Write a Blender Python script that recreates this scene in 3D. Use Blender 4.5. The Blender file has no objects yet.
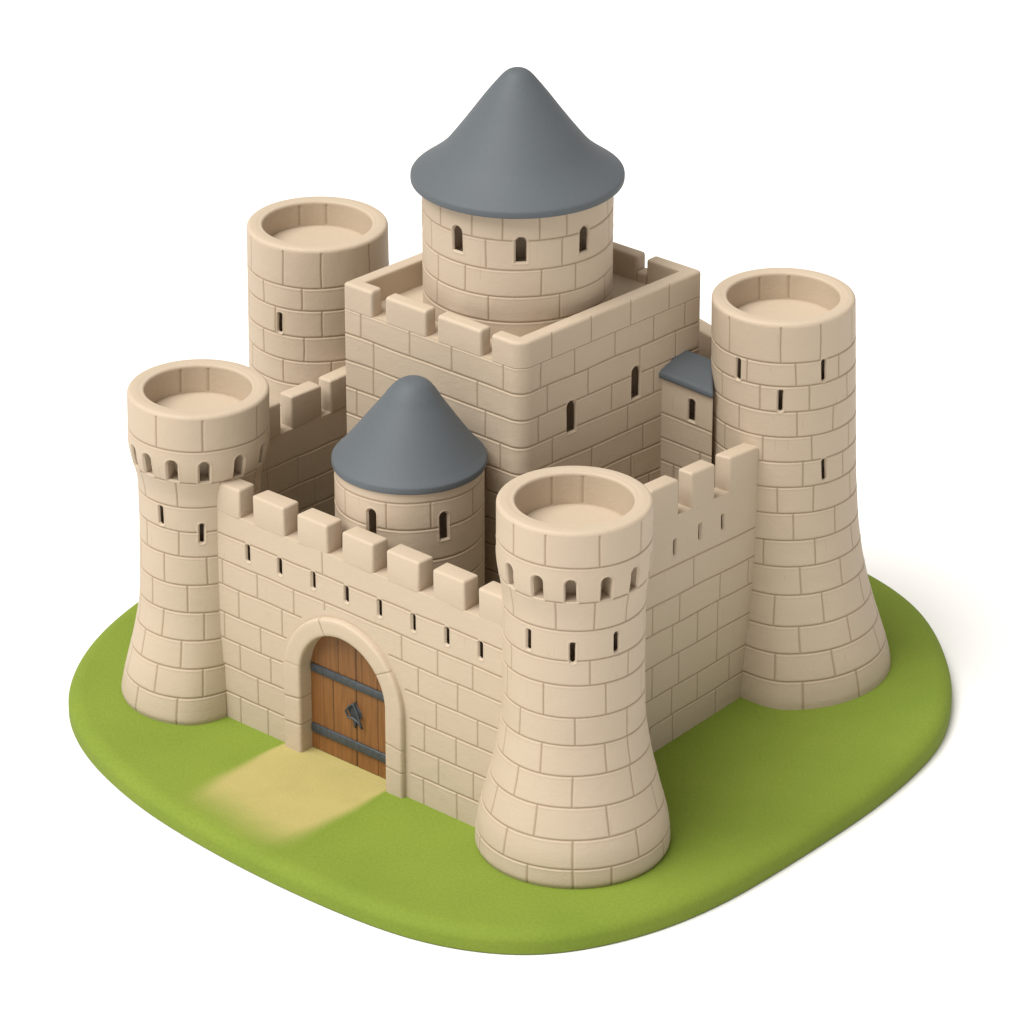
import bpy, bmesh, math
import numpy as np
from mathutils import Vector, Matrix

S = 0.001                      # all measures below are millimetres of the toy
rng = np.random.default_rng(7)
scene = bpy.context.scene
COL = scene.collection

# ------------------------------------------------------------------ materials
def new_mat(name):
    m = bpy.data.materials.new(name); m.use_nodes = True
    nt = m.node_tree
    return m, nt, nt.nodes['Principled BSDF']

def node(nt, t, **kw):
    n = nt.nodes.new(t)
    for k, v in kw.items():
        if k in n.inputs: n.inputs[k].default_value = v
        else: setattr(n, k, v)
    return n

def stone_material():
    m, nt, b = new_mat('painted_stone'); L = nt.links.new
    geo = node(nt, 'ShaderNodeNewGeometry')
    big = node(nt, 'ShaderNodeTexNoise', Scale=14.0, Detail=3.0)
    L(geo.outputs['Position'], big.inputs['Vector'])
    ramp = node(nt, 'ShaderNodeMix', data_type='RGBA')
    ramp.inputs[6].default_value = (*STONE_A, 1); ramp.inputs[7].default_value = (*STONE_B, 1)
    L(big.outputs['Fac'], ramp.inputs[0])
    at = node(nt, 'ShaderNodeAttribute', attribute_name='joint')
    mj = node(nt, 'ShaderNodeMix', data_type='RGBA')
    mj.inputs[7].default_value = (*MORTAR, 1)
    L(at.outputs['Fac'], mj.inputs[0]); L(ramp.outputs[2], mj.inputs[6])
    L(mj.outputs[2], b.inputs['Base Color'])
    b.inputs['Roughness'].default_value = 0.62
    b.inputs['Specular IOR Level'].default_value = 0.3
    # fine grain and faint horizontal tool marks of the cast stone
    mp = node(nt, 'ShaderNodeMapping'); mp.inputs['Scale'].default_value = (180, 180, 900)
    L(geo.outputs['Position'], mp.inputs['Vector'])
    n1 = node(nt, 'ShaderNodeTexNoise', Scale=1.0, Detail=2.0); L(mp.outputs[0], n1.inputs['Vector'])
    n2 = node(nt, 'ShaderNodeTexNoise', Scale=420.0, Detail=2.0); L(geo.outputs['Position'], n2.inputs['Vector'])
    n3 = node(nt, 'ShaderNodeTexNoise', Scale=60.0, Detail=2.0); L(geo.outputs['Position'], n3.inputs['Vector'])
    a1 = node(nt, 'ShaderNodeMath', operation='ADD'); L(n1.outputs['Fac'], a1.inputs[0]); L(n2.outputs['Fac'], a1.inputs[1])
    bp = node(nt, 'ShaderNodeBump', Strength=0.26, Distance=0.0006); L(a1.outputs[0], bp.inputs['Height'])
    bp2 = node(nt, 'ShaderNodeBump', Strength=0.35, Distance=0.0015); L(n3.outputs['Fac'], bp2.inputs['Height'])
    L(bp.outputs[0], bp2.inputs['Normal']); L(bp2.outputs[0], b.inputs['Normal'])
    return m

def roof_material():
    m, nt, b = new_mat('slate_roof'); L = nt.links.new
    geo = node(nt, 'ShaderNodeNewGeometry')
    n = node(nt, 'ShaderNodeTexNoise', Scale=260.0, Detail=3.0); L(geo.outputs['Position'], n.inputs['Vector'])
    mx = node(nt, 'ShaderNodeMix', data_type='RGBA'); L(n.outputs['Fac'], mx.inputs[0])
    mx.inputs[6].default_value = (*[c*0.95 for c in ROOF], 1); mx.inputs[7].default_value = (*[c*1.05 for c in ROOF], 1)
    L(mx.outputs[2], b.inputs['Base Color'])
    b.inputs['Roughness'].default_value = 0.6; b.inputs['Specular IOR Level'].default_value = 0.3
    bp = node(nt, 'ShaderNodeBump', Strength=0.15, Distance=0.0006); L(n.outputs['Fac'], bp.inputs['Height'])
    L(bp.outputs[0], b.inputs['Normal'])
    return m

def grass_color(nt, L, geo):
    n = node(nt, 'ShaderNodeTexNoise', Scale=330.0, Detail=3.0); L(geo.outputs['Position'], n.inputs['Vector'])
    n2 = node(nt, 'ShaderNodeTexNoise', Scale=9.0, Detail=2.0); L(geo.outputs['Position'], n2.inputs['Vector'])
    mx = node(nt, 'ShaderNodeMix', data_type='RGBA'); L(n.outputs['Fac'], mx.inputs[0])
    mx.inputs[6].default_value = (*[c*0.86 for c in GRASS], 1); mx.inputs[7].default_value = (*[c*1.14 for c in GRASS], 1)
    m2 = node(nt, 'ShaderNodeMix', data_type='RGBA', blend_type='MULTIPLY'); m2.inputs[0].default_value = 1
    rp = node(nt, 'ShaderNodeValToRGB'); rp.color_ramp.elements[0].color = (.92, .95, .9, 1); rp.color_ramp.elements[1].color = (1.06, 1.04, 1.05, 1)
    rp.color_ramp.elements[0].position = .3; rp.color_ramp.elements[1].position = .7
    L(n2.outputs['Fac'], rp.inputs[0]); L(mx.outputs[2], m2.inputs[6]); L(rp.outputs[0], m2.inputs[7])
    return m2.outputs[2], n

def grass_material():
    m, nt, b = new_mat('grass_green'); L = nt.links.new
    geo = node(nt, 'ShaderNodeNewGeometry')
    c, n = grass_color(nt, L, geo); L(c, b.inputs['Base Color'])
    b.inputs['Roughness'].default_value = 0.8; b.inputs['Specular IOR Level'].default_value = 0.2
    bp = node(nt, 'ShaderNodeBump', Strength=0.35, Distance=0.0012); L(n.outputs['Fac'], bp.inputs['Height']); L(bp.outputs[0], b.inputs['Normal'])
    return m

def path_material():
    m, nt, b = new_mat('sandy_path'); L = nt.links.new
    geo = node(nt, 'ShaderNodeNewGeometry')
    c, n = grass_color(nt, L, geo)
    at = node(nt, 'ShaderNodeAttribute', attribute_name='sand')
    nz = node(nt, 'ShaderNodeTexNoise', Scale=35.0, Detail=4.0); L(geo.outputs['Position'], nz.inputs['Vector'])
    s = node(nt, 'ShaderNodeMix', data_type='RGBA'); L(nz.outputs['Fac'], s.inputs[0])
    s.inputs[6].default_value = (*[q*0.92 for q in SAND], 1); s.inputs[7].default_value = (*[q*1.08 for q in SAND], 1)
    mx = node(nt, 'ShaderNodeMix', data_type='RGBA'); L(at.outputs['Fac'], mx.inputs[0])
    L(c, mx.inputs[6]); L(s.outputs[2], mx.inputs[7]); L(mx.outputs[2], b.inputs['Base Color'])
    b.inputs['Roughness'].default_value = 0.85; b.inputs['Specular IOR Level'].default_value = 0.2
    bp = node(nt, 'ShaderNodeBump', Strength=0.35, Distance=0.0012); L(n.outputs['Fac'], bp.inputs['Height']); L(bp.outputs[0], b.inputs['Normal'])
    return m

def wood_material():
    m, nt, b = new_mat('oak_planks'); L = nt.links.new
    geo = node(nt, 'ShaderNodeNewGeometry')
    mp = node(nt, 'ShaderNodeMapping'); mp.inputs['Scale'].default_value = (330, 330, 22)
    L(geo.outputs['Position'], mp.inputs['Vector'])
    n = node(nt, 'ShaderNodeTexNoise', Scale=1.0, Detail=5.0, Distortion=0.6); L(mp.outputs[0], n.inputs['Vector'])
    rp = node(nt, 'ShaderNodeValToRGB')
    rp.color_ramp.elements[0].position = .28; rp.color_ramp.elements[1].position = .62
    rp.color_ramp.elements[0].color = (*[q*.66 for q in WOOD], 1); rp.color_ramp.elements[1].color = (*WOOD, 1)
    L(n.outputs['Fac'], rp.inputs[0])
    at = node(nt, 'ShaderNodeAttribute', attribute_name='joint')
    mj = node(nt, 'ShaderNodeMix', data_type='RGBA'); mj.inputs[7].default_value = (.025, .012, .005, 1)
    L(at.outputs['Fac'], mj.inputs[0]); L(rp.outputs[0], mj.inputs[6])
    L(mj.outputs[2], b.inputs['Base Color'])
    b.inputs['Roughness'].default_value = 0.55
    bp = node(nt, 'ShaderNodeBump', Strength=0.4, Distance=0.0008); L(n.outputs['Fac'], bp.inputs['Height']); L(bp.outputs[0], b.inputs['Normal'])
    return m

def iron_material():
    m, nt, b = new_mat('dark_iron'); L = nt.links.new
    geo = node(nt, 'ShaderNodeNewGeometry')
    n = node(nt, 'ShaderNodeTexNoise', Scale=190.0, Detail=4.0); L(geo.outputs['Position'], n.inputs['Vector'])
    rp = node(nt, 'ShaderNodeValToRGB'); rp.color_ramp.elements[0].position = .35; rp.color_ramp.elements[1].position = .65
    rp.color_ramp.elements[0].color = (*[c*.8 for c in IRON], 1); rp.color_ramp.elements[1].color = (*[c*1.15 for c in IRON], 1)
    L(n.outputs['Fac'], rp.inputs[0]); L(rp.outputs[0], b.inputs['Base Color'])
    b.inputs['Roughness'].default_value = 0.5; b.inputs['Metallic'].default_value = 0.15
    bp = node(nt, 'ShaderNodeBump', Strength=0.5, Distance=0.0008); L(n.outputs['Fac'], bp.inputs['Height']); L(bp.outputs[0], b.inputs['Normal'])
    return m

STONE_A, STONE_B = (.482, .391, .292), (.523, .428, .325)
MORTAR = (.285, .203, .128)
ROOF = (.098, .112, .125)
GRASS = (.178, .243, .031)
SAND = (.40, .342, .128)
WOOD = (.235, .098, .026)
IRON = (.052, .061, .07)

STONE = stone_material(); SLATE = roof_material(); TURF = grass_material()
PATH = path_material(); OAK = wood_material(); METAL = iron_material()

# ------------------------------------------------------------------ objects
def world_loc(o):
    p = Vector((0, 0, 0))
    while o is not None:
        p += o.location; o = o.parent
    return p

def link(name, me, mat, parent=None, loc=(0, 0, 0), label=None):
    """mesh given in world millimetres -> one object whose origin is loc"""
    l = Vector(loc) * S
    n = len(me.vertices)
    co = np.empty(n*3); me.vertices.foreach_get('co', co)
    co = co.reshape(-1, 3) * S - np.array(l)
    me.vertices.foreach_set('co', co.ravel())
    me.materials.append(mat)
    me.update()
    o = bpy.data.objects.new(name, me); COL.objects.link(o)
    if parent is not None:
        o.parent = parent; l = l - world_loc(parent)
    o.location = l
    if label: o['label'] = label
    return o

def grid_mesh(name, P, keep=None, closed=False, attr=None, attr_name='joint', smooth=True, flip=False):
    """P: (nv, nu, 3). keep: bool (nv-1, nu or nu-1) of faces to keep"""
    nv, nu = P.shape[:2]
    idx = np.arange(nv*nu).reshape(nv, nu)
    if closed: idx = np.concatenate([idx, idx[:, :1]], 1)
    q = np.stack([idx[:-1, :-1], idx[:-1, 1:], idx[1:, 1:], idx[1:, :-1]], -1)
    q = q[keep] if keep is not None else q.reshape(-1, 4)
    if flip: q = q[:, ::-1]
    used = np.unique(q); remap = np.full(nv*nu, -1); remap[used] = np.arange(len(used))
    V = P.reshape(-1, 3)[used]; q = remap[q]
    me = bpy.data.meshes.new(name)
    me.vertices.add(len(V)); me.vertices.foreach_set('co', np.ascontiguousarray(V, dtype=np.float32).ravel())
    me.loops.add(q.size); me.loops.foreach_set('vertex_index', np.ascontiguousarray(q, dtype=np.int32).ravel())
    me.polygons.add(len(q)); me.polygons.foreach_set('loop_start', np.arange(0, q.size, 4, dtype=np.int32))
    me.update(calc_edges=True)
    if smooth: me.polygons.foreach_set('use_smooth', np.ones(len(q), dtype=bool))
    if attr is not None:
        a = me.attributes.new(attr_name, 'FLOAT', 'POINT')
        a.data.foreach_set('value', np.ascontiguousarray(attr.reshape(-1)[used], dtype=np.float32))
    return me

def bm_mesh(name, bm, smooth_angle=None):
    me = bpy.data.meshes.new(name); bm.normal_update(); bm.to_mesh(me); bm.free()
    return me

def rounded_block(name, origin, ax, ay, az, size, bev=3.0, seg=3, jitter=0.0):
    """bevelled block: spans size along the unit axes ax, ay, az from origin"""
    bm = bmesh.new(); o = Vector(origin); ax, ay, az = Vector(ax), Vector(ay), Vector(az)
    vs = [bm.verts.new(o + ax*size[0]*i + ay*size[1]*j + az*size[2]*k +
                       Vector((rng.uniform(-1, 1), rng.uniform(-1, 1), rng.uniform(-1, 1)*k))*jitter)
          for i in (0, 1) for j in (0, 1) for k in (0, 1)]
    for f in ((0, 1, 3, 2), (4, 6, 7, 5), (0, 4, 5, 1), (2, 3, 7, 6), (0, 2, 6, 4), (1, 5, 7, 3)):
        bm.faces.new([vs[i] for i in f])
    bmesh.ops.recalc_face_normals(bm, faces=bm.faces)
    bmesh.ops.bevel(bm, geom=list(bm.edges), offset=bev, segments=seg, profile=.5, affect='EDGES')
    for f in bm.faces: f.smooth = True
    me = bm_mesh(name, bm)
    return me

# smooth waviness, so that no line is ruler straight
class Wob:
    def __init__(s, scale, n=9):
        s.k = [(rng.normal()/scale, rng.normal()/scale, rng.uniform(0, 6.28), rng.uniform(.5, 1)) for _ in range(n)]
        s.n = math.sqrt(n)
    def __call__(s, u, v):
        return sum(a*np.sin(ku*u + kv*v + p) for ku, kv, p, a in s.k) / s.n

def window_sdf(du, dz, w, h, arched):
    """signed distance (negative inside) of an opening centred on (0,0), half width w, height h"""
    if arched:
        zs = h/2 - w                                         # springing line
        top = np.sqrt(du**2 + (dz - zs)**2) - w
        box = np.maximum(np.abs(du) - w, -h/2 - dz)
        return np.where(dz > zs, top, box)
    r = w*.75
    qx = np.abs(du) - w + r; qz = np.abs(dz) - h/2 + r
    return np.sqrt(np.maximum(qx, 0)**2 + np.maximum(qz, 0)**2) + np.minimum(np.maximum(qx, qz), 0) - r

def window_outline(w, h, arched, n=9):
    i = .2
    w -= i
    if arched:
        zs = h/2 - w - i
        pts = [(-w, -h/2+i), (w, -h/2+i)]
        pts += [(w*math.cos(a), zs + w*math.sin(a)) for a in np.linspace(0, math.pi, n)]
    else:
        c = min(1.2, w*.6)
        pts = [(-w, -h/2+i), (w, -h/2+i), (w, h/2-i-c), (w-c, h/2-i), (-w+c, h/2-i), (-w, h/2-i-c)]
    return pts

def pocket(outline, place, d0, d1, splay=True):
    """the inside of an opening: jambs and back. place(du, dz, depth) -> xyz"""
    bm = bmesh.new()
    hw = max(abs(x) for x, z in outline); hh = max(abs(z) for x, z in outline)
    wide = [(x*(hw+9)/hw, z*(hh+5)/hh) for x, z in outline]
    rings = [[bm.verts.new(place(x, z, d)) for x, z in o] for o, d in (((outline, d0), (outline, 2.1), (wide, 2.6), (wide, d1)) if splay else ((outline, d0), (outline, d0+4), (outline, 17.)))]
    n = len(outline)
    for a, b in zip(rings[:-1], rings[1:]):
        for i in range(n):
            bm.faces.new((a[i], b[i], b[(i+1) % n], a[(i+1) % n]))
    bm.faces.new(rings[-1])
    return bm_mesh('window', bm)

def relief(U, V, courses, rows, openings, size=.95):
    """U: (nu,) or (nv,nu) tangential mm, V: (nv,) heights. courses: heights of bed joints (top first);
    rows[i]: list of column indices of head joints between course i and i+1. returns depth, joint, inside"""
    nv, nu = len(V), U.shape[-1]
    D = np.zeros((nv, nu)); J = np.zeros((nv, nu))
    ci = [int(np.argmin(np.abs(V - c))) for c in courses]
    for c, i in zip(courses, ci):
        if abs(V[i] - c) > 3: continue
        for di, g, j in ((0, size, .95), (1, .45*size, .4), (-1, .5*size, .4), (2, .12*size, .1)):
            if 0 <= i+di < nv:
                D[i+di] = np.minimum(D[i+di], -g); J[i+di] = np.maximum(J[i+di], j)
        for di, g in ((-2, .16), (-3, .22), (-4, .1)):
            if 0 <= i+di < nv: D[i+di] = np.where(D[i+di] > -.05, g*size, D[i+di])
    for k, cols in enumerate(rows):
        if k+1 >= len(ci): break
        lo, hi = sorted((ci[k], ci[k+1]))
        for c in cols:
            for di, g, j in ((0, size*.9, .85), (1, .42*size, .35), (-1, .42*size, .35)):
                cc = (c+di) % nu
                D[lo:hi+1, cc] = np.minimum(D[lo:hi+1, cc], -g); J[lo:hi+1, cc] = np.maximum(J[lo:hi+1, cc], j)
    for _ in range(int(nv*nu/5000)):
        i, j, n = rng.integers(5, max(6, nv-30)), rng.integers(0, nu), rng.integers(6, 24)
        a = rng.uniform(.15, .5); D[i:i+n, j] -= .35*a; J[i:i+n, j] = np.maximum(J[i:i+n, j], a*.6)
    inside = np.zeros((nv, nu), bool)
    for s in openings:
        D = np.where(s < 2.2, D*np.clip((s-.6)/1.6, 0, 1), D)          # masonry joints stop at the opening
        J = np.where(s < 2.2, J*np.clip((s-.6)/1.6, 0, 1), J)
        D = D + .45*np.exp(-((s-1.2)/.6)**2)                             # raised lip
        D = D - 2.2*np.clip((.3 - s)/.7, 0, 1)
        inside |= s < -.42
    return D, J, inside

def faces_kept(inside, closed):
    a = np.concatenate([inside, inside[:, :1]], 1) if closed else inside
    return ~(a[:-1, :-1] & a[1:, :-1] & a[:-1, 1:] & a[1:, 1:])

# ------------------------------------------------------------------ the castle, one thing
castle = bpy.data.objects.new('castle', None); COL.objects.link(castle)
castle['label'] = 'small beige stone castle with grey cone roofs on a rounded green base'
castle['category'] = 'castle'

def smooth_profile(prof, zs, width=14.0):
    z0 = np.array([p[0] for p in prof], float); r0 = np.array([p[1] for p in prof], float)
    acc = 0; ws = np.linspace(-1, 1, 15); wt = np.exp(-2*ws**2); wt /= wt.sum()
    for w, k in zip(ws, wt): acc = acc + k*np.interp(zs + w*width*np.clip(np.minimum(zs - z0[0], z0[-1]-zs)/width, 0, 1), z0, r0)
    return acc

def angle_grid(r, step=.85, back=2.2):
    f = math.degrees(step/r); b = math.degrees(back/r)
    front = np.linspace(-112, 112, int(224/f)+1)
    rest = np.linspace(112, 248, int(136/b)+1)[1:-1]
    return np.concatenate([front, rest])

def fill_joints(js, first, step=40.):
    js = sorted(js)
    out = list(js)
    a = js[-1] if js else 74 + first*.5
    end = (js[0] if js else -74 - first*.5) + 360
    n = max(1, round((end - a)/step))
    out += [a + (end-a)*k/n for k in range(0 if not js else 1, n + (1 if not js else 0))]
    return out

def tower(name, c, prof, courses, joints, windows, top='open', hole=52, depth=28, slit=(2.9, 21.5), arch=(5.9, 24),
          label=None, inner_joints=(-158, 172), step=.68, lean=0.0, fade_flare=None):
    ztop = prof[-1][0]; z0 = prof[0][0]
    # courses down to the bottom
    cs = list(courses); rows = [list(j) for j in joints]
    while cs[-1] - 27 > z0 + 6: cs.append(cs[-1] - 27)
    while len(rows) < len(cs)-1: rows.append([])
    if cs[-1] <= z0+.5: cs = cs[:-1] + [z0 - 50]
    else: cs.append(z0 - 50)
    rows.append([])
    if top == 'open': cs = [ztop + 50] + cs[1:]
    bev = 4.0
    zo = np.arange(z0, ztop - (bev if top == 'open' else 0), step)
    ro = smooth_profile(prof, zo)
    nouter = len(zo); rshaft = ro[(zo > 100) & (zo < 240)].min() if fade_flare else 0
    ang = angle_grid(max(ro.min(), 50), step)
    nu = len(ang); A = np.radians(ang)
    rows = [[int(np.argmin(np.abs((ang - a + 180) % 360 - 180))) for a in fill_joints(r, (17*i) % 23, 42)] for i, r in enumerate(rows)]
    rmid = np.interp(np.array([w[1] for w in windows] or [0]), zo, ro)
    ops = []; ZZ = zo[:, None]
    for (a, z, kind), r in zip(windows, rmid):
        w, h = slit if kind == 's' else arch
        du = np.radians((ang - a + 180) % 360 - 180)[None, :] * ro[:, None]
        ops.append(window_sdf(du, ZZ - z, w, h, kind == 'a'))
    D, J, inside = relief(ang, zo, cs, rows, ops)
    if fade_flare:                                  # the foot flares less where the wall joins
        a0, a1, g0 = fade_flare
        t = np.clip((ang - a0)/(a1 - a0), 0, 1); t = t*t*(3-2*t)
        g = 1 + (g0-1)*np.where(np.abs(ang) < 150, t, 0)*np.clip((150-np.abs(ang))/40, 0, 1)
        D = D - np.maximum(ro - rshaft, 0)[:, None]*np.where(zo < 170, 1, 0)[:, None]*(1-g)[None, :]
    wu, wv = Wob(17), Wob(17)
    uu = A[None, :]*60; fade = np.clip(np.minimum(zo - z0, ztop - zo)/12, 0, 1)[:, None]
    per = np.where(np.abs(ang) < 100, 1, 0)[None, :]*np.clip((112-np.abs(ang))/12, 0, 1)[None, :]
    dz = .55*wv(uu, ZZ)*fade*per; du = .6*wu(uu, ZZ)*fade*per
    R = ro[:, None] + D
    lx = lambda z: c[0] + lean*(z - z0)/(ztop - z0)
    PA = A[None, :] + du/ro[:, None]
    P = np.stack([lx(ZZ) + R*np.sin(PA), c[1] - R*np.cos(PA), ZZ + dz], -1)
    blocks = [P]; jn = [J]
    if top == 'open':
        rt = prof[-1][1]
        extra = [(rt - bev*(1-math.cos(t)), ztop - bev*(1-math.sin(t)), 0) for t in np.linspace(.0, math.pi/2, 7)]
        extra += [(r, ztop + .25*math.sin(i), 0) for i, r in enumerate(np.linspace(rt-bev, hole+3, 7)[1:])]
        extra += [(hole + 3*(1-math.sin(t)), ztop - 3*(1-math.cos(t)), 0) for t in np.linspace(.3, math.pi/2, 5)]
        nin0 = len(extra)
        extra += [(hole, z, 1) for z in np.arange(ztop-4, ztop-depth, -1.0)]
        extra += [(hole, ztop-depth, 2), (hole-.8, ztop-depth-.9, 2), (hole-2, ztop-depth, 0)] + [(r, ztop-depth, 0) for r in np.linspace(hole-6, .5, 7)]
        E = np.array(extra)
        R2 = np.repeat(E[:, 0:1], nu, 1).astype(float); J2 = np.zeros_like(R2)
        for a in inner_joints:
            k = int(np.argmin(np.abs((ang - a + 180) % 360 - 180)))
            m = E[:, 2] == 1
            R2[m, k] += .8; J2[m, k] = .6
        J2[E[:, 2] == 2, :] = .6
        blocks.append(np.stack([lx(E[:, 1:2]) + R2*np.sin(A), c[1] - R2*np.cos(A), np.repeat(E[:, 1:2], nu, 1)], -1)); jn.append(J2)
    P = np.concatenate(blocks); Jn = np.concatenate(jn)
    ins = np.zeros(P.shape[:2], bool); ins[:nouter] = inside
    me = grid_mesh(name, P, faces_kept(ins, True), True, Jn)
    o = link(name, me, STONE, castle, (c[0], c[1], z0), label)
    for (a, z, kind), r in zip(windows, rmid):
        w, h = slit if kind == 's' else arch
        def place(x, dzz, d, a=math.radians(a), r=r, z=z):
            rr = float(np.interp(z+dzz, zo, ro)) - d; aa = a + x/r
            return Vector((lx(z+dzz) + rr*math.sin(aa), c[1] - rr*math.cos(aa), z+dzz))
        me = pocket(window_outline(w, h, kind == 'a'), place, 1.4, 24.0, not (kind == 'a' and top == 'open'))
        p0 = place(0, -h/2, 0)
        link('arrow_slit' if kind == 's' else 'window', me, STONE, o, p0)
    return o

tower('tower', (57, -394.5), [(0, 90), (5, 92.5), (31, 90), (62, 82), (97, 73.5), (135, 67.3), (186, 66), (266, 66), (290, 70.3), (300, 71.6), (358, 71.6)],
      [358, 322.0, 286.1, 255.9, 225.0, 199.1, 166.6, 137.2, 107.8, 77.9, 48.2, 20.3, 0],
      [[-51, -22, 18, 57], [], [-15, 15, 45], [], [-61, 13, 48], [-25, 26], [-48, 1, 47], [-67, -26, 25, 47], [-46, -1, 46], [-65, -26, 23], [-46, 0, 42], [-28, 0, 23]],
      [(-39.7, 239.8, 's'), (-1.8, 233.8, 's'), (35.4, 238.3, 's')] + [(a, 299.2, 'a') for a in (-56, -28.9, -3.1, 23.8, 50.2, 78, 106, -84)],
      hole=54.3, depth=31.5, label='short round tower with a ring of arched openings, nearest corner')
tower('tower', (-309, -92), [(0, 79), (5, 80.5), (30, 75.5), (61, 68), (90, 62.5), (110, 60), (190, 59), (240, 60), (262, 66.5), (272, 68.6), (330, 68.8)],
      [330, 292.1, 256.8, 228.8, 202.0, 174.8, 144.5, 114.0, 84.8, 56.4, 28.1, 0],
      [[-33, 7, 59], [], [-17], [], [-17], [-33, 10], [-9], [-34, 6], [-56, -14], [-35, 4], [-52, -15]],
      [(-35.7, 215.5, 's'), (5.7, 200.8, 's')] + [(a, 270, 'a') for a in (-43.8, -19.2, 7.8, 39.1, 68.2, -64, -92, 98)],
      hole=52, depth=29, lean=5.5, fade_flare=(-12, 34, .3), label='short round tower with a ring of arched openings, left corner')
tower('tower', (273, -30), [(0, 108.5), (8, 108), (30, 102.5), (60, 93.5), (90, 85.5), (122, 79), (160, 74.5), (210, 72), (400, 70)],
      [400, 358.6, 333.7, 307.2, 280.5, 253.2, 225.7, 198.1, 169.6, 142.1, 112.9, 81.9, 55.0, 27.6, 0],
      [[-51, -5, 28], [7], [-61, -22, 18], [-40, 8, 40], [-56, -19, 20], [12], [-7, 21], [5, 41], [-18, 22], [10, 44], [-9, 25], [8, 43], [-8, 28], [8, 42]],
      [(-41.0, 344.9, 's'), (31.1, 347, 's'), (-5.6, 319.3, 's'), (30.8, 240.8, 's')], hole=54.8, depth=28, slit=(2.9, 23), lean=-9.0, fade_flare=(0, -36, .55))
tower('tower', (-195.5, 147), [(0, 100), (60, 84), (125, 73), (402, 71)],
      [402, 360.0, 335.1, 306.8, 280.5, 254.1],
      [[-27, 5, 49], [-48, -11], [5], [-49, -10], [-28]],
      [(-30.7, 318.7, 's')], hole=55, depth=26, slit=(2.8, 22))

# ------------------------------------------------------------------ cone roofs
def cone_roof(name, c, prof, parent, lean=(0, 0), n=160):
    # densify the profile with a Catmull-Rom curve
    pts = np.array(prof, float); out = []
    q = np.vstack([2*pts[0]-pts[1], pts, 2*pts[-1]-pts[-2]])
    for i in range(1, len(q)-2):
        for t in np.linspace(0, 1, 9)[:-1]:
            out.append(.5*((2*q[i]) + (-q[i-1]+q[i+1])*t + (2*q[i-1]-5*q[i]+4*q[i+1]-q[i+2])*t*t + (-q[i-1]+3*q[i]-3*q[i+1]+q[i+2])*t**3))
    out.append(q[-2]); out = np.array(out)
    zmin, zmax = out[:, 1].min(), out[:, 1].max()
    a = np.linspace(0, 2*math.pi, n, endpoint=False)
    r = np.maximum(out[:, 0], .05)[:, None]; k = ((out[:, 1]-zmin)/(zmax-zmin))[:, None]**1.5
    w = Wob(30); rr = r + .5*w(np.cos(a)[None, :]*r, out[:, 1][:, None] + np.sin(a)[None, :]*r)*np.clip(r/10, 0, 1)
    P = np.stack([c[0] + lean[0]*k + rr*np.cos(a), c[1] + lean[1]*k + rr*np.sin(a), np.repeat(out[:, 1:2], n, 1)], -1)
    return link(name, grid_mesh(name, P, None, True), SLATE, parent, (c[0], c[1], zmin))

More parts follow.
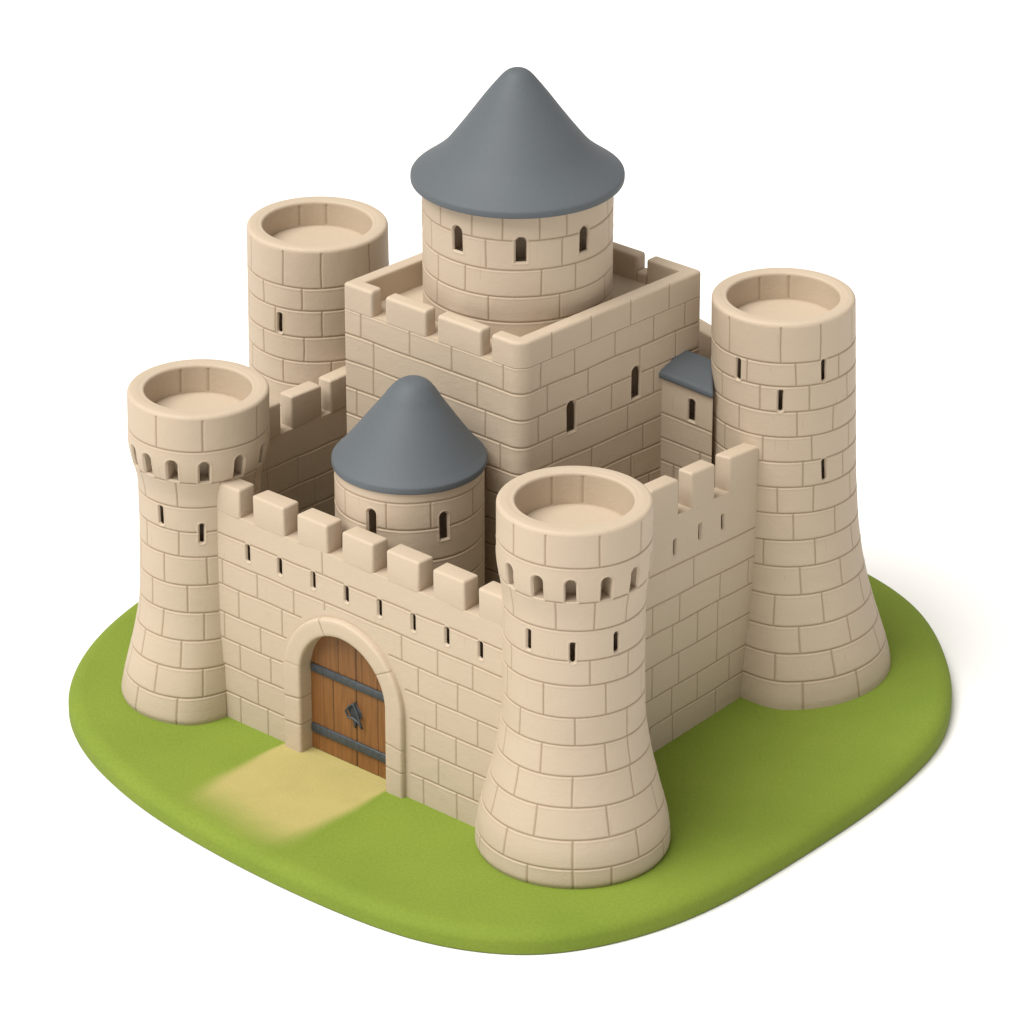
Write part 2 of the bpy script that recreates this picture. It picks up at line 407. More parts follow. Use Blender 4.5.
# ------------------------------------------------------------------ straight walls
def curtain_wall(P0, P1, Z, thick, u0, u1, courses, joints, slits, merlons, mh, fine='outer', slit=(2.9, 18.5), gate=None,
                 label=None, fill=True, taper=0.0):
    P0 = np.array(P0, float); d = np.array(P1, float) - P0; d /= np.linalg.norm(d)
    n = np.array([d[1], -d[0]])
    stp = .68 if fine else 2.6
    us = np.arange(u0, u1 + stp, stp)
    fo = .68 if fine in ('outer', 'both') else 4.0; fi = .68 if fine in ('inner', 'both') else 4.0
    zo = np.arange(0, Z, fo); zi = np.arange(0, Z, fi)
    def rowcols(js, lo):
        js = sorted(js)
        if fill:
            a = js[0]-46 if js else None
            while a is not None and a > u0+8: js.append(a); a -= 46
            a = max(js)+46 if js else None
            while a is not None and a < u1-8: js.append(a); a += 46
        return [int(np.argmin(np.abs(us - j))) for j in js]
    cs = list(courses); rows = [rowcols(j, i) for i, j in enumerate(joints)]
    while cs[-1] - 28 > 5:
        cs.append(cs[-1]-28)
    while len(rows) < len(cs)-1: rows.append(rowcols([us[0] + 30 + (len(rows) % 2)*23 + 46*k for k in range(int((us[-1]-us[0]-50)/46))], 0))
    rows.append(rowcols([us[0] + 14 + (len(rows) % 2)*23], 0)); cs.append(-40)
    def side(zs, active):
        if not active: return np.zeros((len(zs), len(us))), np.zeros((len(zs), len(us))), np.zeros((len(zs), len(us)), bool)
        ops = [window_sdf(us[None, :] - a, zs[:, None] - z, *slit, False) for a, z in slits]
        return relief(us, zs, cs, rows, ops)
    Do, Jo, Io = side(zo, fine in ('outer', 'both')); Di, Ji, Ii = side(zi, fine in ('inner', 'both')); Di = Di*.6; Ji = Ji*.45
    if gate:
        gu, gw, gz = gate
        s = window_sdf(us[None, :] - gu, zo[:, None] - gz/2, gw, gz, True)
        Io |= s < 0
        s2 = s - 16
        # masonry joints stop under the arch ring
        Do = np.where(s2 < 2, 0, Do); Jo = np.where(s2 < 2, 0, Jo)
    wu, wv, wd = Wob(18), Wob(18), Wob(40)
    def place(uu, off, zz): return np.stack([P0[0] + d[0]*uu + n[0]*off, P0[1] + d[1]*uu + n[1]*off, zz*(1 - taper*uu)], -1)
    UU = np.repeat(us[None, :], len(zo), 0); ZZ = np.repeat(zo[:, None], len(us), 1)
    f = np.clip(np.minimum(zo, Z-zo)/10, 0, 1)[:, None]
    A = place(UU + .5*wu(UU, ZZ)*f, Do, ZZ + .5*wv(UU, ZZ)*f)
    top = [(0., Z)] + [(-1.2, Z+.0)] + [(-thick/2, Z)] + [(-thick+1.2, Z)]
    T = np.stack([place(us, np.full(len(us), o), np.full(len(us), z)) for o, z in top])
    UI = np.repeat(us[None, :], len(zi), 0); ZI = np.repeat(zi[::-1][:, None], len(us), 1)
    fI = np.clip(np.minimum(ZI, Z-ZI)/10, 0, 1)
    B = place(UI + .5*wu(UI, ZI)*fI, -thick - Di[::-1], ZI + .5*wv(UI, ZI)*fI)
    P = np.concatenate([A, T, B]); J = np.concatenate([Jo, np.zeros(T.shape[:2]), Ji[::-1]])
    ins = np.concatenate([Io, np.zeros(T.shape[:2], bool), Ii[::-1]])
    me = grid_mesh('curtain_wall', P, faces_kept(ins, False), False, J)
    # close both ends
    base = P0 + d*((u0+u1)/2) - n*thick/2
    w = link('curtain_wall', me, STONE, castle, (base[0], base[1], 0), label)
    for a, b in merlons:
        o = P0 + d*a + n*(.25 if fine == 'outer' else 0.0); zm = Z*(1 - taper*(a+b)/2)
        me = rounded_block('merlon', (o[0], o[1], zm-2.5), (d[0], d[1], -taper*Z), (-n[0], -n[1], 0), (0, 0, 1), (b-a, thick+.5, mh+2.5), 2.6, 4, .6)
        m = P0 + d*(a+b)/2 - n*thick/2
        link('merlon', me, STONE, w, (m[0], m[1], zm))
    for a, z in slits:
        sgn = 1 if fine == 'outer' else -1
        def pl(x, dz, dep): 
            o = P0 + d*(a+x) - n*dep
            return Vector((o[0], o[1], (z+dz)*(1 - taper*a)))
        me = pocket(window_outline(*slit, False), pl, 1.4, thick-2.5)
        p0 = pl(0, -slit[1]/2, 0)
        link('arrow_slit', me, STONE, w, p0)
    return w, P0, d, n

FWALL = curtain_wall((-279, -153), (-32, -373), 226, 21, -60, 400,
    [300, 201, 173, 145.5, 115.5, 87, 58, 27.6],
    [[132], [], [-3, 44, 93, 134, 234, 280, 324], [18, 77, 120, 255, 305], [-2, 47, 278, 330], [18, 60, 262, 303], [-4, 41, 281, 325], [17, 54, 261, 304]],
    [(32.7, 191.5), (75.7, 191.5), (119.5, 191.5), (163.4, 191.5), (206, 191.5), (249.3, 191.5), (292.4, 191.5), (334, 191.5)],
    [(-18, 23.4), (40.2, 82.3), (99.5, 139), (158, 199), (215.3, 257.4), (274, 314.5), (331.5, 374)], 30,
    gate=(160, 66, 150), fill=False)
RWALL = curtain_wall((140, -222), (140+61.8, -222+78.6), 248, 18, -165, 215,
    [330, 193, 160, 129.5, 95, 60, 29, -20],
    [[-40], [-30, 58], [-8, 35.8, 102.5, 150], [25, 65.6, 99.1], [-8, 35.8, 99.1], [25, 67.2, 120], [-10, 27.5, 98.2], [18, 63.9, 118]],
    [(25.3, 214), (66.7, 218.5), (103.8, 218)],
    [(-122, -86), (-68, -32), (-12.2, 31.4), (52.6, 90.6), (114, 172)], 39, slit=(2.5, 18), fill=False, taper=.0004)
# left wall, seen from the courtyard side
e = np.array([.696, .718]); m_ = np.array([-.718, .696]); Lp = np.array([-229., -6.])
Pst = Lp + e*140 + m_*18
curtain_wall(Pst, Pst - e, 240, 18, 0, 250, [300, 206, 176, 146, 118, 90, 60, 30],
    [[], [60, 118, 160], [40, 95, 150, 200]], [], [(0, 14), (25, 72), (83, 124.5), (140, 182), (198, 236)], 34, fine='both')
BACKK = (110, 215)
curtain_wall((270, -24), BACKK, 285, 18, 20, 287, [400, 255, 226], [[], [60, 106, 152, 198], [38, 84, 130, 176]], [],
             [(66, 90), (102, 146), (160, 203), (218, 262)], 34, fine='outer')
curtain_wall(BACKK, (-195.5, 147), 285, 18, 0, 280, [400, 255, 226], [[], [60, 106, 152, 198], [38, 84, 130, 176]], [],
             [(0, 38), (54, 96), (112, 154), (170, 212)], 34, fine='outer')

# ------------------------------------------------------------------ gate
_, G0, gd, gn = FWALL
def gp(u, off, z): return (G0[0] + gd[0]*u + gn[0]*off, G0[1] + gd[1]*u + gn[1]*off, z)
GU = 160.0
def arch_path(hw, spring, n_leg, n_arc):
    pts = [(-hw, z) for z in np.linspace(0, spring, n_leg)[:-1]]
    pts += [(-hw*math.cos(t), spring + hw*math.sin(t)) for t in np.linspace(0, math.pi, n_arc)]
    pts += [(hw, z) for z in np.linspace(spring, 0, n_leg)[1:]]
    return np.array(pts)
po = arch_path(78, 84, 80, 200); pi_ = arch_path(56, 88, 80, 200)
prof = [(0, -3.)] + [(0, v) for v in np.linspace(-1, 3, 3)] + [(.03*(1-math.cos(t))*3, 3+2.5*math.sin(t)) for t in np.linspace(0, 1.57, 5)][1:]
prof = [(0., -3.), (0., 0.), (0., 3.), (.015, 4.6), (.06, 5.8), (.12, 6.1), (.3, 6.1), (.5, 6.1), (.7, 6.1), (.88, 6.1), (.95, 5.6), (.99, 4.4), (1., 3.), (1., 0.), (1., -3.), (1., -6.), (1., -10.), (1., -15.)]
Pg = []; Jg = []
na = len(po); groove = np.zeros(na)
def gmark(u, z, amt=1.0):
    mid = (po+pi_)/2
    k = int(np.argmin((mid[:, 0]-u)**2 + (mid[:, 1]-z)**2)); groove[k] = amt
gmark(-67, 59); gmark(-67, 30); gmark(-26, 150); gmark(47, 121, .8); gmark(67, 52, .7); gmark(67, 27, .8); gmark(-62, 95, .35)
for f, off in prof:
    q = po*(1-f) + pi_*f
    front = 1 if off > 2.5 else (.8 if f == 1. else 0)
    oo = off - groove*1.0*(1 if f < 1 else 0)*front
    qq = q.copy(); 
    if f == 1.: qq[:, 0] += 0
    Pg.append(np.stack(gp(GU + qq[:, 0], oo, qq[:, 1]), -1)); Jg.append(groove*front)
gate = link('gate_arch', grid_mesh('gate_arch', np.array(Pg), None, False, np.array(Jg), flip=False), STONE, castle, gp(GU, 0, 0))
# the door: planked slab behind the arch
dw = 58.5
ux = np.arange(-dw, dw+.5, .6); zx = np.arange(1.0, 145, .6)
sd = window_sdf(ux[None, :], zx[:, None] - 144/2, dw, 144.0, True)
Dd = np.zeros(sd.shape); Jd = np.zeros(sd.shape)
def plank(frac, lo, hi, w=1.0):
    k = int(np.argmin(np.abs(ux - (-54 + 108*frac))))
    mz = (zx >= lo) & (zx <= hi)
    for di, g, j in ((0, 1.2*w, 1.0*w), (1, .7*w, .55*w), (-1, .5*w, .4*w)):
        Dd[mz, k+di] = np.minimum(Dd[mz, k+di], -g); Jd[mz, k+di] = np.maximum(Jd[mz, k+di], j)
plank(.535, 0, 200); plank(.80, 0, 200, .6); plank(.13, 26, 90, .4); plank(.255, 26, 90, .7); plank(.32, 93, 200, .6); plank(.61, 93, 200, .5); plank(.07, 0, 30, .4)
keep = faces_kept(sd > .8, False)
Pd = np.stack([np.stack(gp(GU + ux, 0, z), -1) if False else np.stack([G0[0] + gd[0]*(GU+ux) + gn[0]*(-10.5+Dd[i]), G0[1] + gd[1]*(GU+ux) + gn[1]*(-10.5+Dd[i]), np.full(len(ux), z)], -1) for i, z in enumerate(zx)])
door = link('door', grid_mesh('door', Pd, keep, False, Jd), OAK, castle, gp(GU, -8, 0))
for zb, h in ((86.3, 8.6), (19.5, 9.6)):
    ww = 54.6 if zb < 80 else math.sqrt(54.6**2 - (zb+4-84.5)**2)-.3
    a = gp(GU - ww, -7.9, zb)
    me = rounded_block('iron_band', a, (gd[0], gd[1], 0), (-gn[0], -gn[1], 0), (0, 0, 1), (2*ww, 3.0, h), 1.0, 2, .15)
    link('iron_band', me, METAL, door, gp(GU, -7.9, zb))
# pull handle: pointed back plate with a hanging ring
bm = bmesh.new()
shape = [(0, 12.5), (3.0, 8), (7.5, 3.5), (9.5, -2.5), (6.5, -1.5), (5, -6.5), (2.2, -3.5), (1.6, -14), (0, -17), (-1.6, -14), (-2.2, -3.8), (-5.5, -5.5), (-10.5, 2.5), (-7, 6.5), (-3.0, 9)]
f0 = [bm.verts.new(gp(GU+3.0+x, -10.4, 59.5+z)) for x, z in shape]
f1 = [bm.verts.new(gp(GU+3.0+x*.86, -8.4, 59.5+z*.9)) for x, z in shape]
bm.faces.new(f1)
for i in range(len(shape)): bm.faces.new((f0[i], f0[(i+1) % len(shape)], f1[(i+1) % len(shape)], f1[i]))
ring = [(0, 8, 0), (6, 1, 1.2), (9.0, -6, 1.5), (12.5, -14, 1.5), (8, -9, 1.5), (1.5, -6.5, 1.6), (-5, -8, 1.5), (-9, -2, 1.2), (-5, 4, .8)]
prev = None; first = None; nr = len(ring)
rr = 1.25
for i in range(nr+1):
    x, z, o = ring[i % nr]; x0, z0, _ = ring[(i-1) % nr]; x1, z1, _ = ring[(i+1) % nr]
    t = Vector((x1-x0, z1-z0)).normalized(); nn = Vector((-t.y, t.x))
    loop = [bm.verts.new(gp(GU+3.0 + x + nn.x*rr*math.cos(k), -7.1+o + rr*math.sin(k), 62.5 + z + nn.y*rr*math.cos(k))) for k in np.linspace(0, 2*math.pi, 7)[:-1]]
    if prev:
        for k in range(6):
            fc = bm.faces.new((prev[k], prev[(k+1) % 6], loop[(k+1) % 6], loop[k])); fc.smooth = True
    prev = loop
bmesh.ops.recalc_face_normals(bm, faces=bm.faces)
link('door_handle', bm_mesh('door_handle', bm), METAL, door, gp(GU+3.0, -7, 62))

# ------------------------------------------------------------------ keep
KN, KL, KR = np.array([8.5, -179.7]), np.array([-164., -30.9]), np.array([185.4, -1.6])
KB = KL + KR - KN
def poly_path(corners, radii, thick, step):
    """closed CCW path: returns outer pts, inner pts (offset), corner-tagged"""
    out, inn = [], []
    n = len(corners)
    for i in range(n):
        p0, p1, p2 = corners[i-1], corners[i], corners[(i+1) % n]
        a = (p1-p0)/np.linalg.norm(p1-p0); b = (p2-p1)/np.linalg.norm(p2-p1)
        na, nb = np.array([a[1], -a[0]]), np.array([b[1], -b[0]])
        th = math.acos(np.clip(a@b, -1, 1)); r = radii[i]; t = r*math.tan(th/2)
        cen = p1 - a*t - na*r
        ic = p1 + (-na - nb)*thick/(1 + na@nb)
        k = max(3, int(r*th/step*1.2))
        for s in np.linspace(0, 1, k):
            ang = s*th; v = na*math.cos(ang) + a*math.sin(ang)
            out.append(cen + v*r); inn.append(ic)
        rn = radii[(i+1) % n]; thn = math.acos(np.clip(b @ ((corners[(i+2) % n]-p2)/np.linalg.norm(corners[(i+2) % n]-p2)), -1, 1))
        q0 = p1 + b*t; q1 = p2 - b*rn*math.tan(thn/2)
        c2 = (corners[(i+2) % n]-p2)/np.linalg.norm(corners[(i+2) % n]-p2); nc = np.array([c2[1], -c2[0]])
        ic2 = p2 + (-nb - nc)*thick/(1 + nb@nc)
        L = np.linalg.norm(q1-q0); k = int(L/step)
        for s in np.arange(1, k)/k:
            q = q0 + (q1-q0)*s
            w = q - nb*thick
            lo = (ic - p1)@b; hi = (ic2 - p1)@b; x = np.clip((q-p1)@b, lo, hi)
            out.append(q); inn.append(p1 + b*x - nb*thick)
    return np.array(out), np.array(inn)
KT, KZ, KF = 15.0, 414.0, 387.0
ko, ki = poly_path([KL, KN, KR, KB], [3, 15, 3, 5], KT, .72)
# roll so that the seam is at the back
nk = len(ko)
rollk = int(np.argmin(np.linalg.norm(ko - KB, axis=1))); ko = np.roll(ko, -rollk, 0); ki = np.roll(ki, -rollk, 0)
cum = np.concatenate([[0], np.cumsum(np.linalg.norm(np.diff(ko, axis=0), axis=1))])
kdir = ko - ki; tang = np.roll(ko, -1, 0) - np.roll(ko, 1, 0); tang /= np.linalg.norm(tang, axis=1)[:, None]
knor = np.stack([tang[:, 1], -tang[:, 0]], -1)
uL = (KL-KN)/np.linalg.norm(KL-KN); uR = (KR-KN)/np.linalg.norm(KR-KN); lenL = np.linalg.norm(KL-KN); lenR = np.linalg.norm(KR-KN)
uBR = (KB-KR)/np.linalg.norm(KB-KR)
def kidx(pt): return int(np.argmin(np.linalg.norm(ko - pt, axis=1)))
kl = lambda s: kidx(KN + uL*s)
kr = lambda s: kidx(KN + uR*s)
courses = [KF, 360, 331.5, 303, 275, 247, 219, 191, 163, 135, 107, 79, 51, 23, -40]
krows = []
explicit = [([205, 141.8, 87.4, 22.5], [28, 73.1, 129.6, 183.6, 228]), ([188.5, 54.8], [36.0, 91.8, 165.0, 215]), ([189.1, 110, 45.3], [24, 125.4, 185]),
            ([212, 160, 26.3], [43.5, 147.9, 200]), ([190, 45], [97.4, 170.7, 220])]
for i in range(len(courses)-1):
    L_, R_ = explicit[i] if i < len(explicit) else ([200-(i % 2)*24, 150-(i % 2)*24, 100-(i % 2)*24, 50-(i % 2)*24], [24+(i % 2)*26, 76+(i % 2)*26, 128+(i % 2)*26, 180+(i % 2)*26])
    krows.append([kl(s) for s in L_] + [kr(s) for s in R_])
zk = np.arange(0, KF+.2, .7)
iN = kidx(KN)
keep_win = [(69.1, 316.6), (159.0, 323.8)]; KW = (6.2, 34.0)
udist = cum - cum[iN]
ops = []
for s, z in keep_win:
    ops.append(window_sdf((udist - udist[kr(s)])[None, :], zk[:, None]-z, *KW, True))
D, J, inside = relief(udist, zk, courses, krows, ops)
wu, wv = Wob(18), Wob(18); UU = udist[None, :]; ZZ = zk[:, None]; f = np.clip(np.minimum(zk, KF-zk)/10, 0, 1)[:, None]
du = .5*wu(UU, ZZ)*f; dzz = .5*wv(UU, ZZ)*f
P = np.stack([ko[None, :, 0] + knor[None, :, 0]*D + tang[None, :, 0]*du, ko[None, :, 1] + knor[None, :, 1]*D + tang[None, :, 1]*du, ZZ + dzz], -1)
# terrace floor closes the body
rings = []
cen = ko.mean(0)
for fct in (.985, .9, .75, .5, .25, .02):
    q = cen + (ko-cen)*fct
    rings.append(np.stack([q[:, 0], q[:, 1], np.full(nk, KF)], -1))
P = np.concatenate([P, np.array(rings)]); J = np.concatenate([J, np.zeros((len(rings), nk))]); inside = np.concatenate([inside, np.zeros((len(rings), nk), bool)])
kc = (KL+KR)/2
keep_o = link('keep', grid_mesh('keep', P, faces_kept(inside, True), True, J), STONE, castle, (kc[0], kc[1], 0))
for s, z in keep_win:
    k = kr(s); b0 = ko[k]; nn = knor[k]
    def pl(x, dz, dep): 
        o = b0 + uR*x - nn*dep
        return Vector((o[0], o[1], z+dz))
    link('window', pocket(window_outline(*KW, True), pl, 1.4, 26.0), STONE, keep_o, pl(0, -KW[1]/2, 0))

def parapet_piece(name, i0, i1, joints=(), KZ=KZ, er=2.8):
    """piece of the parapet from path index i0 to i1 (wraps), rounded at top edges and both ends"""
    if i1 < i0: i1 += nk
    ids = np.arange(i0, i1+1) % nk
    O = ko[ids]; I = ki[ids]
    L = np.concatenate([[0], np.cumsum(np.linalg.norm(np.diff(O, axis=0), axis=1))])
    bev = 3.2; Z0 = KF
    prof = []                                     # (fraction across, z, inset dir)
    cross = []
    for z in np.arange(Z0, KZ-bev, 1.0): cross.append((0., z))
    for t in np.linspace(0, math.pi/2, 6): cross.append((bev*(1-math.cos(t)), KZ - bev*(1-math.sin(t))))
    for w in np.linspace(bev, KT-2.2, 5)[1:-1]: cross.append((w, KZ))
    for t in np.linspace(0, math.pi/2, 5): cross.append((KT - 2.2 + 2.2*math.sin(t), KZ - 2.2*(1-math.cos(t))))
    for z in [q for q in (KZ-5, KZ-12, KZ-20) if q > Z0+1] + [Z0]: cross.append((KT, z))
    cross = np.array(cross)
    e = np.zeros(len(L))
    for dist in (L, L[-1]-L):
        x = np.clip(er - dist, 0, er); e = np.maximum(e, er - np.sqrt(np.maximum(er*er - x*x, 0)))
    G = np.zeros(len(L)); 
    for k in joints:
        j = np.where(ids == k)[0]
        if len(j): G[j[0]] = 1; G[max(0, j[0]-1)] = .3; G[min(len(L)-1, j[0]+1)] = .3
    rowsP, rowsJ = [], []
    for w, z in cross:
        fr = w/KT
        ee = e
        w2 = np.clip(w + ee*(1 - 2*fr), 0, KT); z2 = np.where(z > Z0+6, z - ee*np.clip((z-Z0)/(KZ-Z0), 0, 1), z)
        g = G*(1. if w < bev and z < KZ-1 else 0.)
        f2 = (w2 + g*.9)/KT
        xy = O*(1-f2[:, None]) + I*f2[:, None]
        rowsP.append(np.stack([xy[:, 0], xy[:, 1], z2], -1)); rowsJ.append(g*.9)
    P = np.array(rowsP)
    # end caps: collapse to centre line
    def cap(j):
        c = (P[0, j] + P[-1, j])/2; return np.stack([P[:, j]*(1-s) + c*s for s in (.5, .97)], 1)
    P = np.concatenate([cap(0)[:, ::-1], P, cap(-1)], 1)
    Jv = np.array(rowsJ); Jv = np.concatenate([np.zeros((len(cross), 2)), Jv, np.zeros((len(cross), 2))], 1)
    mid = (O[len(O)//2] + I[len(I)//2])/2
    return link(name, grid_mesh(name, P, None, False, Jv), STONE, keep_o, (mid[0], mid[1], Z0))
rb = lambda s: kidx(KR + uBR*s)
parapet_piece('parapet', kl(38), rb(58), [kr(s) for s in (42.2, 96, 150.8, 205.1)])
parapet_piece('parapet', rb(70), kl(190))
parapet_piece('parapet', rb(58)+1, rb(70)-1, KZ=KF+11, er=.3)
parapet_piece('merlon', kl(173.4), kl(120.2))
parapet_piece('merlon', kl(106.1), kl(50.1))

# round tower on the keep
kt = tower('round_tower', (5.5, -16), [(KF-1, 92.5), (520, 92.5)],
      [516.9+20, 490.2, 459.2, 431.6, 405.0], [[-53, -28, -9, 13, 30], [-19, 27], [-56, -33, 14, 37], [-18, 26]],
      [(-38.6, 484, 'a'), (1.6, 481, 'a'), (43.3, 482, 'a'), (88, 482, 'a'), (-84, 482, 'a'), (135, 482, 'a'), (-130, 482, 'a')], top='plain', arch=(6, 27))
cone_roof('roof', (5.5, -16), [(0.05, 109.6+520), (7, 108.4+520), (13, 104.5+520), (20, 96.5+520), (31, 82.5+520), (45, 63.5+520), (59, 45+520), (72, 29+520), (83, 18.8+520), (93, 11.2+520), (101, 5.4+520), (102.8, 3.6+520), (103.4, 2+520), (103.4, -1.8+520), (102.6, -3.2+520), (99, -3.4+520), (92, -3.2+520), (80, -3+520)], kt)

# turret behind the gate wall
tt = tower('turret', (-98, -182), [(0, 71.7), (300, 71.7)], [340, 283.2, 254.8, 222.1], [[], [-17, 18], []],
      [(-29.4, 259, 'a'), (28.8, 256, 'a')], top='plain', arch=(5, 29))
zt = 299
cone_roof('roof', (-98, -182), [(0.05, 82+zt), (9, 80.8+zt), (16.5, 76.5+zt), (23, 69+zt), (30, 58.5+zt), (43, 40.5+zt), (57, 21.5+zt), (68, 8+zt), (73, 2.6+zt), (74.3, 1+zt), (74.7, -.6+zt), (74.7, -4+zt), (74, -5.5+zt), (71, -5.8+zt), (62, -5.8+zt), (50, -5.5+zt)], tt, lean=(4.5, 0))

# ------------------------------------------------------------------ chamber between keep and right wall
A0 = np.array([144.5, -40.]); da = np.array([50.5, -19.])/53.96; db = np.array([.711, .703])
DROP = .25                                    # its cornice falls a little towards the tower
AZ = 317.
XE = 196.4                                     # the chamber ends against the flank of the tall tower
def uend(q): return (XE - A0[0] - db[0]*q)/da[0]
ua = np.arange(-6, uend(0), .7); za = np.arange(0, AZ, .7)
WU = 33.5
s = window_sdf(ua[None, :]-WU, za[:, None]-294.5, 3.6, 23.5, True)
ac = [400, 279, 253, 228, 200, 172, 144, 116, 88, 60, 32, -40]
ar = [[], [], [int(np.argmin(np.abs(ua-43)))]] + [[int(np.argmin(np.abs(ua - x)))] for x in (16, 40, 20, 45, 16, 40, 20, 45)]
D, J, ins = relief(ua, za, ac, ar, [s], .9)
na_ = np.array([da[1], -da[0]])
wv = Wob(18)
UU = np.repeat(ua[None], len(za), 0)
ZZ = np.repeat(za[:, None], len(ua), 1) + .5*wv(UU, za[:, None])*np.clip((AZ-za)/8, 0, 1)[:, None] - DROP*UU
P = np.stack([A0[0] + da[0]*UU + na_[0]*D, A0[1] + da[1]*UU + na_[1]*D, ZZ], -1)
endcol = P[:, -1:] + np.array([3., 45., 0])
P = np.concatenate([P, endcol], 1); J = np.concatenate([J, J[:, -1:]*0], 1); ins = np.concatenate([ins, ins[:, -1:] & False], 1)
ac_ = (A0[0]+da[0]*30+db[0]*15, A0[1]+da[1]*30+db[1]*15, 0)
annex = link('chamber', grid_mesh('chamber', P, faces_kept(ins, False), False, J), STONE, castle, ac_)
def pl(x, dz, dep):
    o = A0 + da*(WU+x) - na_*dep
    return Vector((o[0], o[1], 294.5+dz - DROP*(WU+x)))
link('window', pocket(window_outline(3.3, 23, True), pl, 1.4, 24.0), STONE, annex, pl(0, -11.5, 0))
bm = bmesh.new()
plan = [(-4.5, -3, 0), (-4.5, uend(-4.5), 0), (16, uend(16), 7), (37, uend(37), 11), (37, -3, 11), (16, -3, 7)]
lo = [bm.verts.new((*(A0 + da*u + db*q), AZ - DROP*u + h*.6)) for q, u, h in plan]
hi = [bm.verts.new((*(A0 + da*u + db*q), AZ+8.0+h - DROP*u)) for q, u, h in plan]
bm.faces.new((lo[5], lo[2], lo[1], lo[0])); bm.faces.new((lo[4], lo[3], lo[2], lo[5])); bm.faces.new((hi[0], hi[1], hi[2], hi[5])); bm.faces.new((hi[5], hi[2], hi[3], hi[4]))
for i in range(6): bm.faces.new((lo[i], lo[(i+1) % 6], hi[(i+1) % 6], hi[i]))
bmesh.ops.recalc_face_normals(bm, faces=bm.faces)
ed = [e_ for e_ in bm.edges if e_.calc_length() > 6 or True]
bmesh.ops.bevel(bm, geom=ed, offset=3.0, segments=4, profile=.5, affect='EDGES', clamp_overlap=True)
for fc in bm.faces: fc.smooth = True
link('roof', bm_mesh('roof', bm), SLATE, annex, (ac_[0], ac_[1], AZ))

# ------------------------------------------------------------------ green base and path
OUT = [(-390, 105), (-410, 66), (-429, 17), (-440, -32), (-444, -75), (-442, -112), (-434, -148), (-417, -195), (-390, -245), (-354, -299), (-309, -352), (-258, -405),
       (-207, -452), (-159, -492), (-112, -526), (-66, -550), (-20, -563), (15, -566), (50, -561), (94, -545), (136, -522), (176, -492), (208, -462), (242, -425), (292, -367),
       (343, -304), (381, -249), (406, -206), (423, -170), (435, -123), (441, -75), (441, -27), (434, 39), (421, 90), (403, 128), (372, 174),
       (310, 240), (200, 310), (80, 350), (-60, 355), (-180, 325), (-290, 250), (-350, 170)]
def closed_spline(pts, n):
    p = np.array(pts, float)
    seg = np.linalg.norm(np.roll(p, -1, 0) - p, axis=1); L = np.concatenate([[0], np.cumsum(seg)])
    t = np.linspace(0, L[-1], n, endpoint=False); out = []
    for x in t:
        i = min(int(np.searchsorted(L, x, 'right'))-1, len(p)-1); u = (x-L[i])/seg[i]
        a, b, c, d = p[i-1], p[i], p[(i+1) % len(p)], p[(i+2) % len(p)]
        out.append(.5*(2*b + (c-a)*u + (2*a-5*b+4*c-d)*u*u + (3*b-a-3*c+d)*u**3))
    out = np.array(out)
    for _ in range(30): out = (np.roll(out, 1, 0) + 2*out + np.roll(out, -1, 0))/4
    return out
oc = closed_spline(OUT, 420)
tg = np.roll(oc, -1, 0) - np.roll(oc, 1, 0); tg /= np.linalg.norm(tg, axis=1)[:, None]; on = np.stack([tg[:, 1], -tg[:, 0]], -1)
H = 23.0
def base_inset(i):        # rounded upper edge: inset -> height
    rx, rz = 17.0, 12.0
    return -rz*(1 - math.sqrt(max(0, 1 - ((rx-min(i, rx))/rx)**2)))
rows = []
for t in np.linspace(0, math.pi/2, 9): rows.append((1.8*(1-math.sin(t)), -H + 1.8*(1-math.cos(t))))
for t in np.linspace(0, math.pi/2, 15): rows.append((17*(1-math.cos(t)), -12 + 12*math.sin(t)))
rings = [np.stack([oc[:, 0]-on[:, 0]*i, oc[:, 1]-on[:, 1]*i, np.full(len(oc), z)], -1) for i, z in rows]
inner = rings[-1]; cen = np.array([0, -110, 0.])
for f in (.08, .2, .4, .6, .8, .99): rings.append(inner*(1-f) + cen*f)
base = link('grass_base', grid_mesh('grass_base', np.array(rings), None, True), TURF, None, (0, -110, -H))
base['label'] = 'rounded green grass slab with a sandy path, carrying the castle'
base['category'] = 'base'

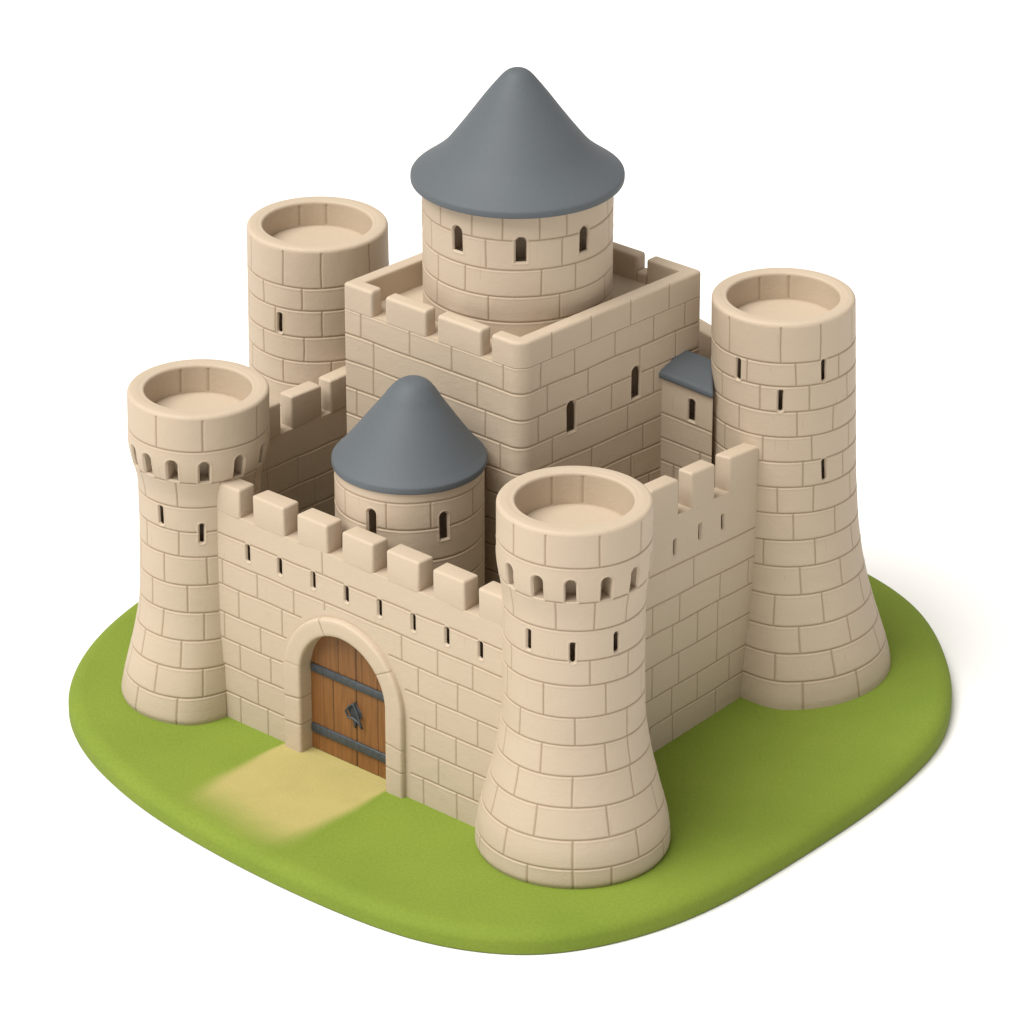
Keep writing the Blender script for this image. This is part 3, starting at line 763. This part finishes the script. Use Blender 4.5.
# path: from the gate to the rounded edge of the base, its colour running out into the grass
a0, a1 = np.array(gp(78, 3.5, 0)[:2]), np.array(gp(217, 3.5, 0)[:2])
pd = np.array([-.655, -.735]); 
nx, ny = 70, 90
uxs = np.linspace(-.12, 1.12, nx); vys = np.linspace(-.10, 1., ny)
length = 215.
Pp = np.zeros((ny, nx, 3)); Sd = np.zeros((ny, nx)); wn = Wob(22)
inner2 = oc
for j, v in enumerate(vys):
    dirv = pd
    xy = a0 + (a1-a0)*uxs[:, None] + dirv*(v*length)
    pa, pb = oc, np.roll(oc, -1, 0); ab = pb - pa
    tt_ = np.clip(((xy[:, None]-pa[None])*ab[None]).sum(2)/(ab**2).sum(1)[None], 0, 1)
    dd = np.linalg.norm(xy[:, None] - (pa[None] + ab[None]*tt_[..., None]), axis=2)
    k = dd.argmin(1); dist = dd.min(1)
    dist = np.where(((xy - oc[k])*on[k]).sum(1) < 0, dist, 0)
    z = np.array([base_inset(q) for q in dist])
    Pp[j, :, :2] = xy; z_ = z
    edge = np.minimum(uxs, 1-uxs)*160
    w = 4 + 46*np.clip(v, 0, 1)
    e1 = np.clip((edge + 3*wn(uxs*160, v*length))/w + .5, 0, 1)
    e2 = np.clip((dist - 4 + 3*wn(uxs*160+90, v*30))/72, 0, 1)
    q = e1*e2; Sd[j] = q*q*(3-2*q); Pp[j, :, 2] = z_ + .06 + .3*Sd[j]
    Pp[j, :, 2] = np.where(dist < 9, -60, Pp[j, :, 2])
bad = Pp[:, :, 2] < -40
kp = ~(bad[:-1, :-1] | bad[1:, :-1] | bad[:-1, 1:] | bad[1:, 1:])
mn = np.maximum.reduce([Sd[:-1, :-1], Sd[1:, :-1], Sd[:-1, 1:], Sd[1:, 1:]]) > .004
pm = (a0+a1)/2 + pd*70
link('path', grid_mesh('path', Pp, kp & mn, False, Sd, 'sand', flip=True), PATH, base, (pm[0], pm[1], 0))

# ------------------------------------------------------------------ white studio ground
m, nt, b = new_mat('white_paper'); b.inputs['Base Color'].default_value = (.88, .88, .88, 1); b.inputs['Roughness'].default_value = .9; b.inputs['Specular IOR Level'].default_value = .1
bm = bmesh.new()
R_ = 40000
vs = [bm.verts.new((x*R_, y*R_, -H-.6)) for x, y in ((-1, -1), (1, -1), (1, 1), (-1, 1))]
bm.faces.new(vs)
fl = link('floor', bm_mesh('floor', bm), m, None, (0, 0, -H-.6)); fl['kind'] = 'structure'

# ------------------------------------------------------------------ light
SUN_AZ, SUN_EL = math.radians(31), math.radians(59.5)
ld = Vector((-math.cos(SUN_AZ)*math.cos(SUN_EL), -math.sin(SUN_AZ)*math.cos(SUN_EL), math.sin(SUN_EL)))
sun = bpy.data.lights.new('studio_key', 'SUN'); sun.energy = 3.85; sun.angle = math.radians(46); sun.color = (1, .985, .955)
so = bpy.data.objects.new('studio_key', sun); COL.objects.link(so); so.rotation_euler = (-ld).to_track_quat('-Z', 'Y').to_euler(); so.location = ld*3
w = bpy.data.worlds.new('World'); scene.world = w; w.use_nodes = True
bg = w.node_tree.nodes['Background']; bg.inputs['Color'].default_value = (1, .94, .86, 1); bg.inputs['Strength'].default_value = .46

# ------------------------------------------------------------------ camera
cam = bpy.data.cameras.new('camera'); co = bpy.data.objects.new('camera', cam); COL.objects.link(co)
el = math.radians(26.2); D0 = 4900.
fw = Vector((0, math.cos(el), -math.sin(el)))
co.location = (Vector((0, 0, 150)) - fw*D0)*S
co.rotation_euler = fw.to_track_quat('-Z', 'Y').to_euler()
cam.sensor_width = 36; cam.lens = 4900/1024*36; cam.clip_start = .1; cam.clip_end = 200
scene.camera = co
vs_ = scene.view_settings
scene.display_settings.display_device = 'sRGB'
vs_.view_transform = 'Standard'; vs_.look = 'None'; vs_.exposure = .1; vs_.gamma = 1; vs_.use_curve_mapping = False
scene.cycles.max_bounces = 6
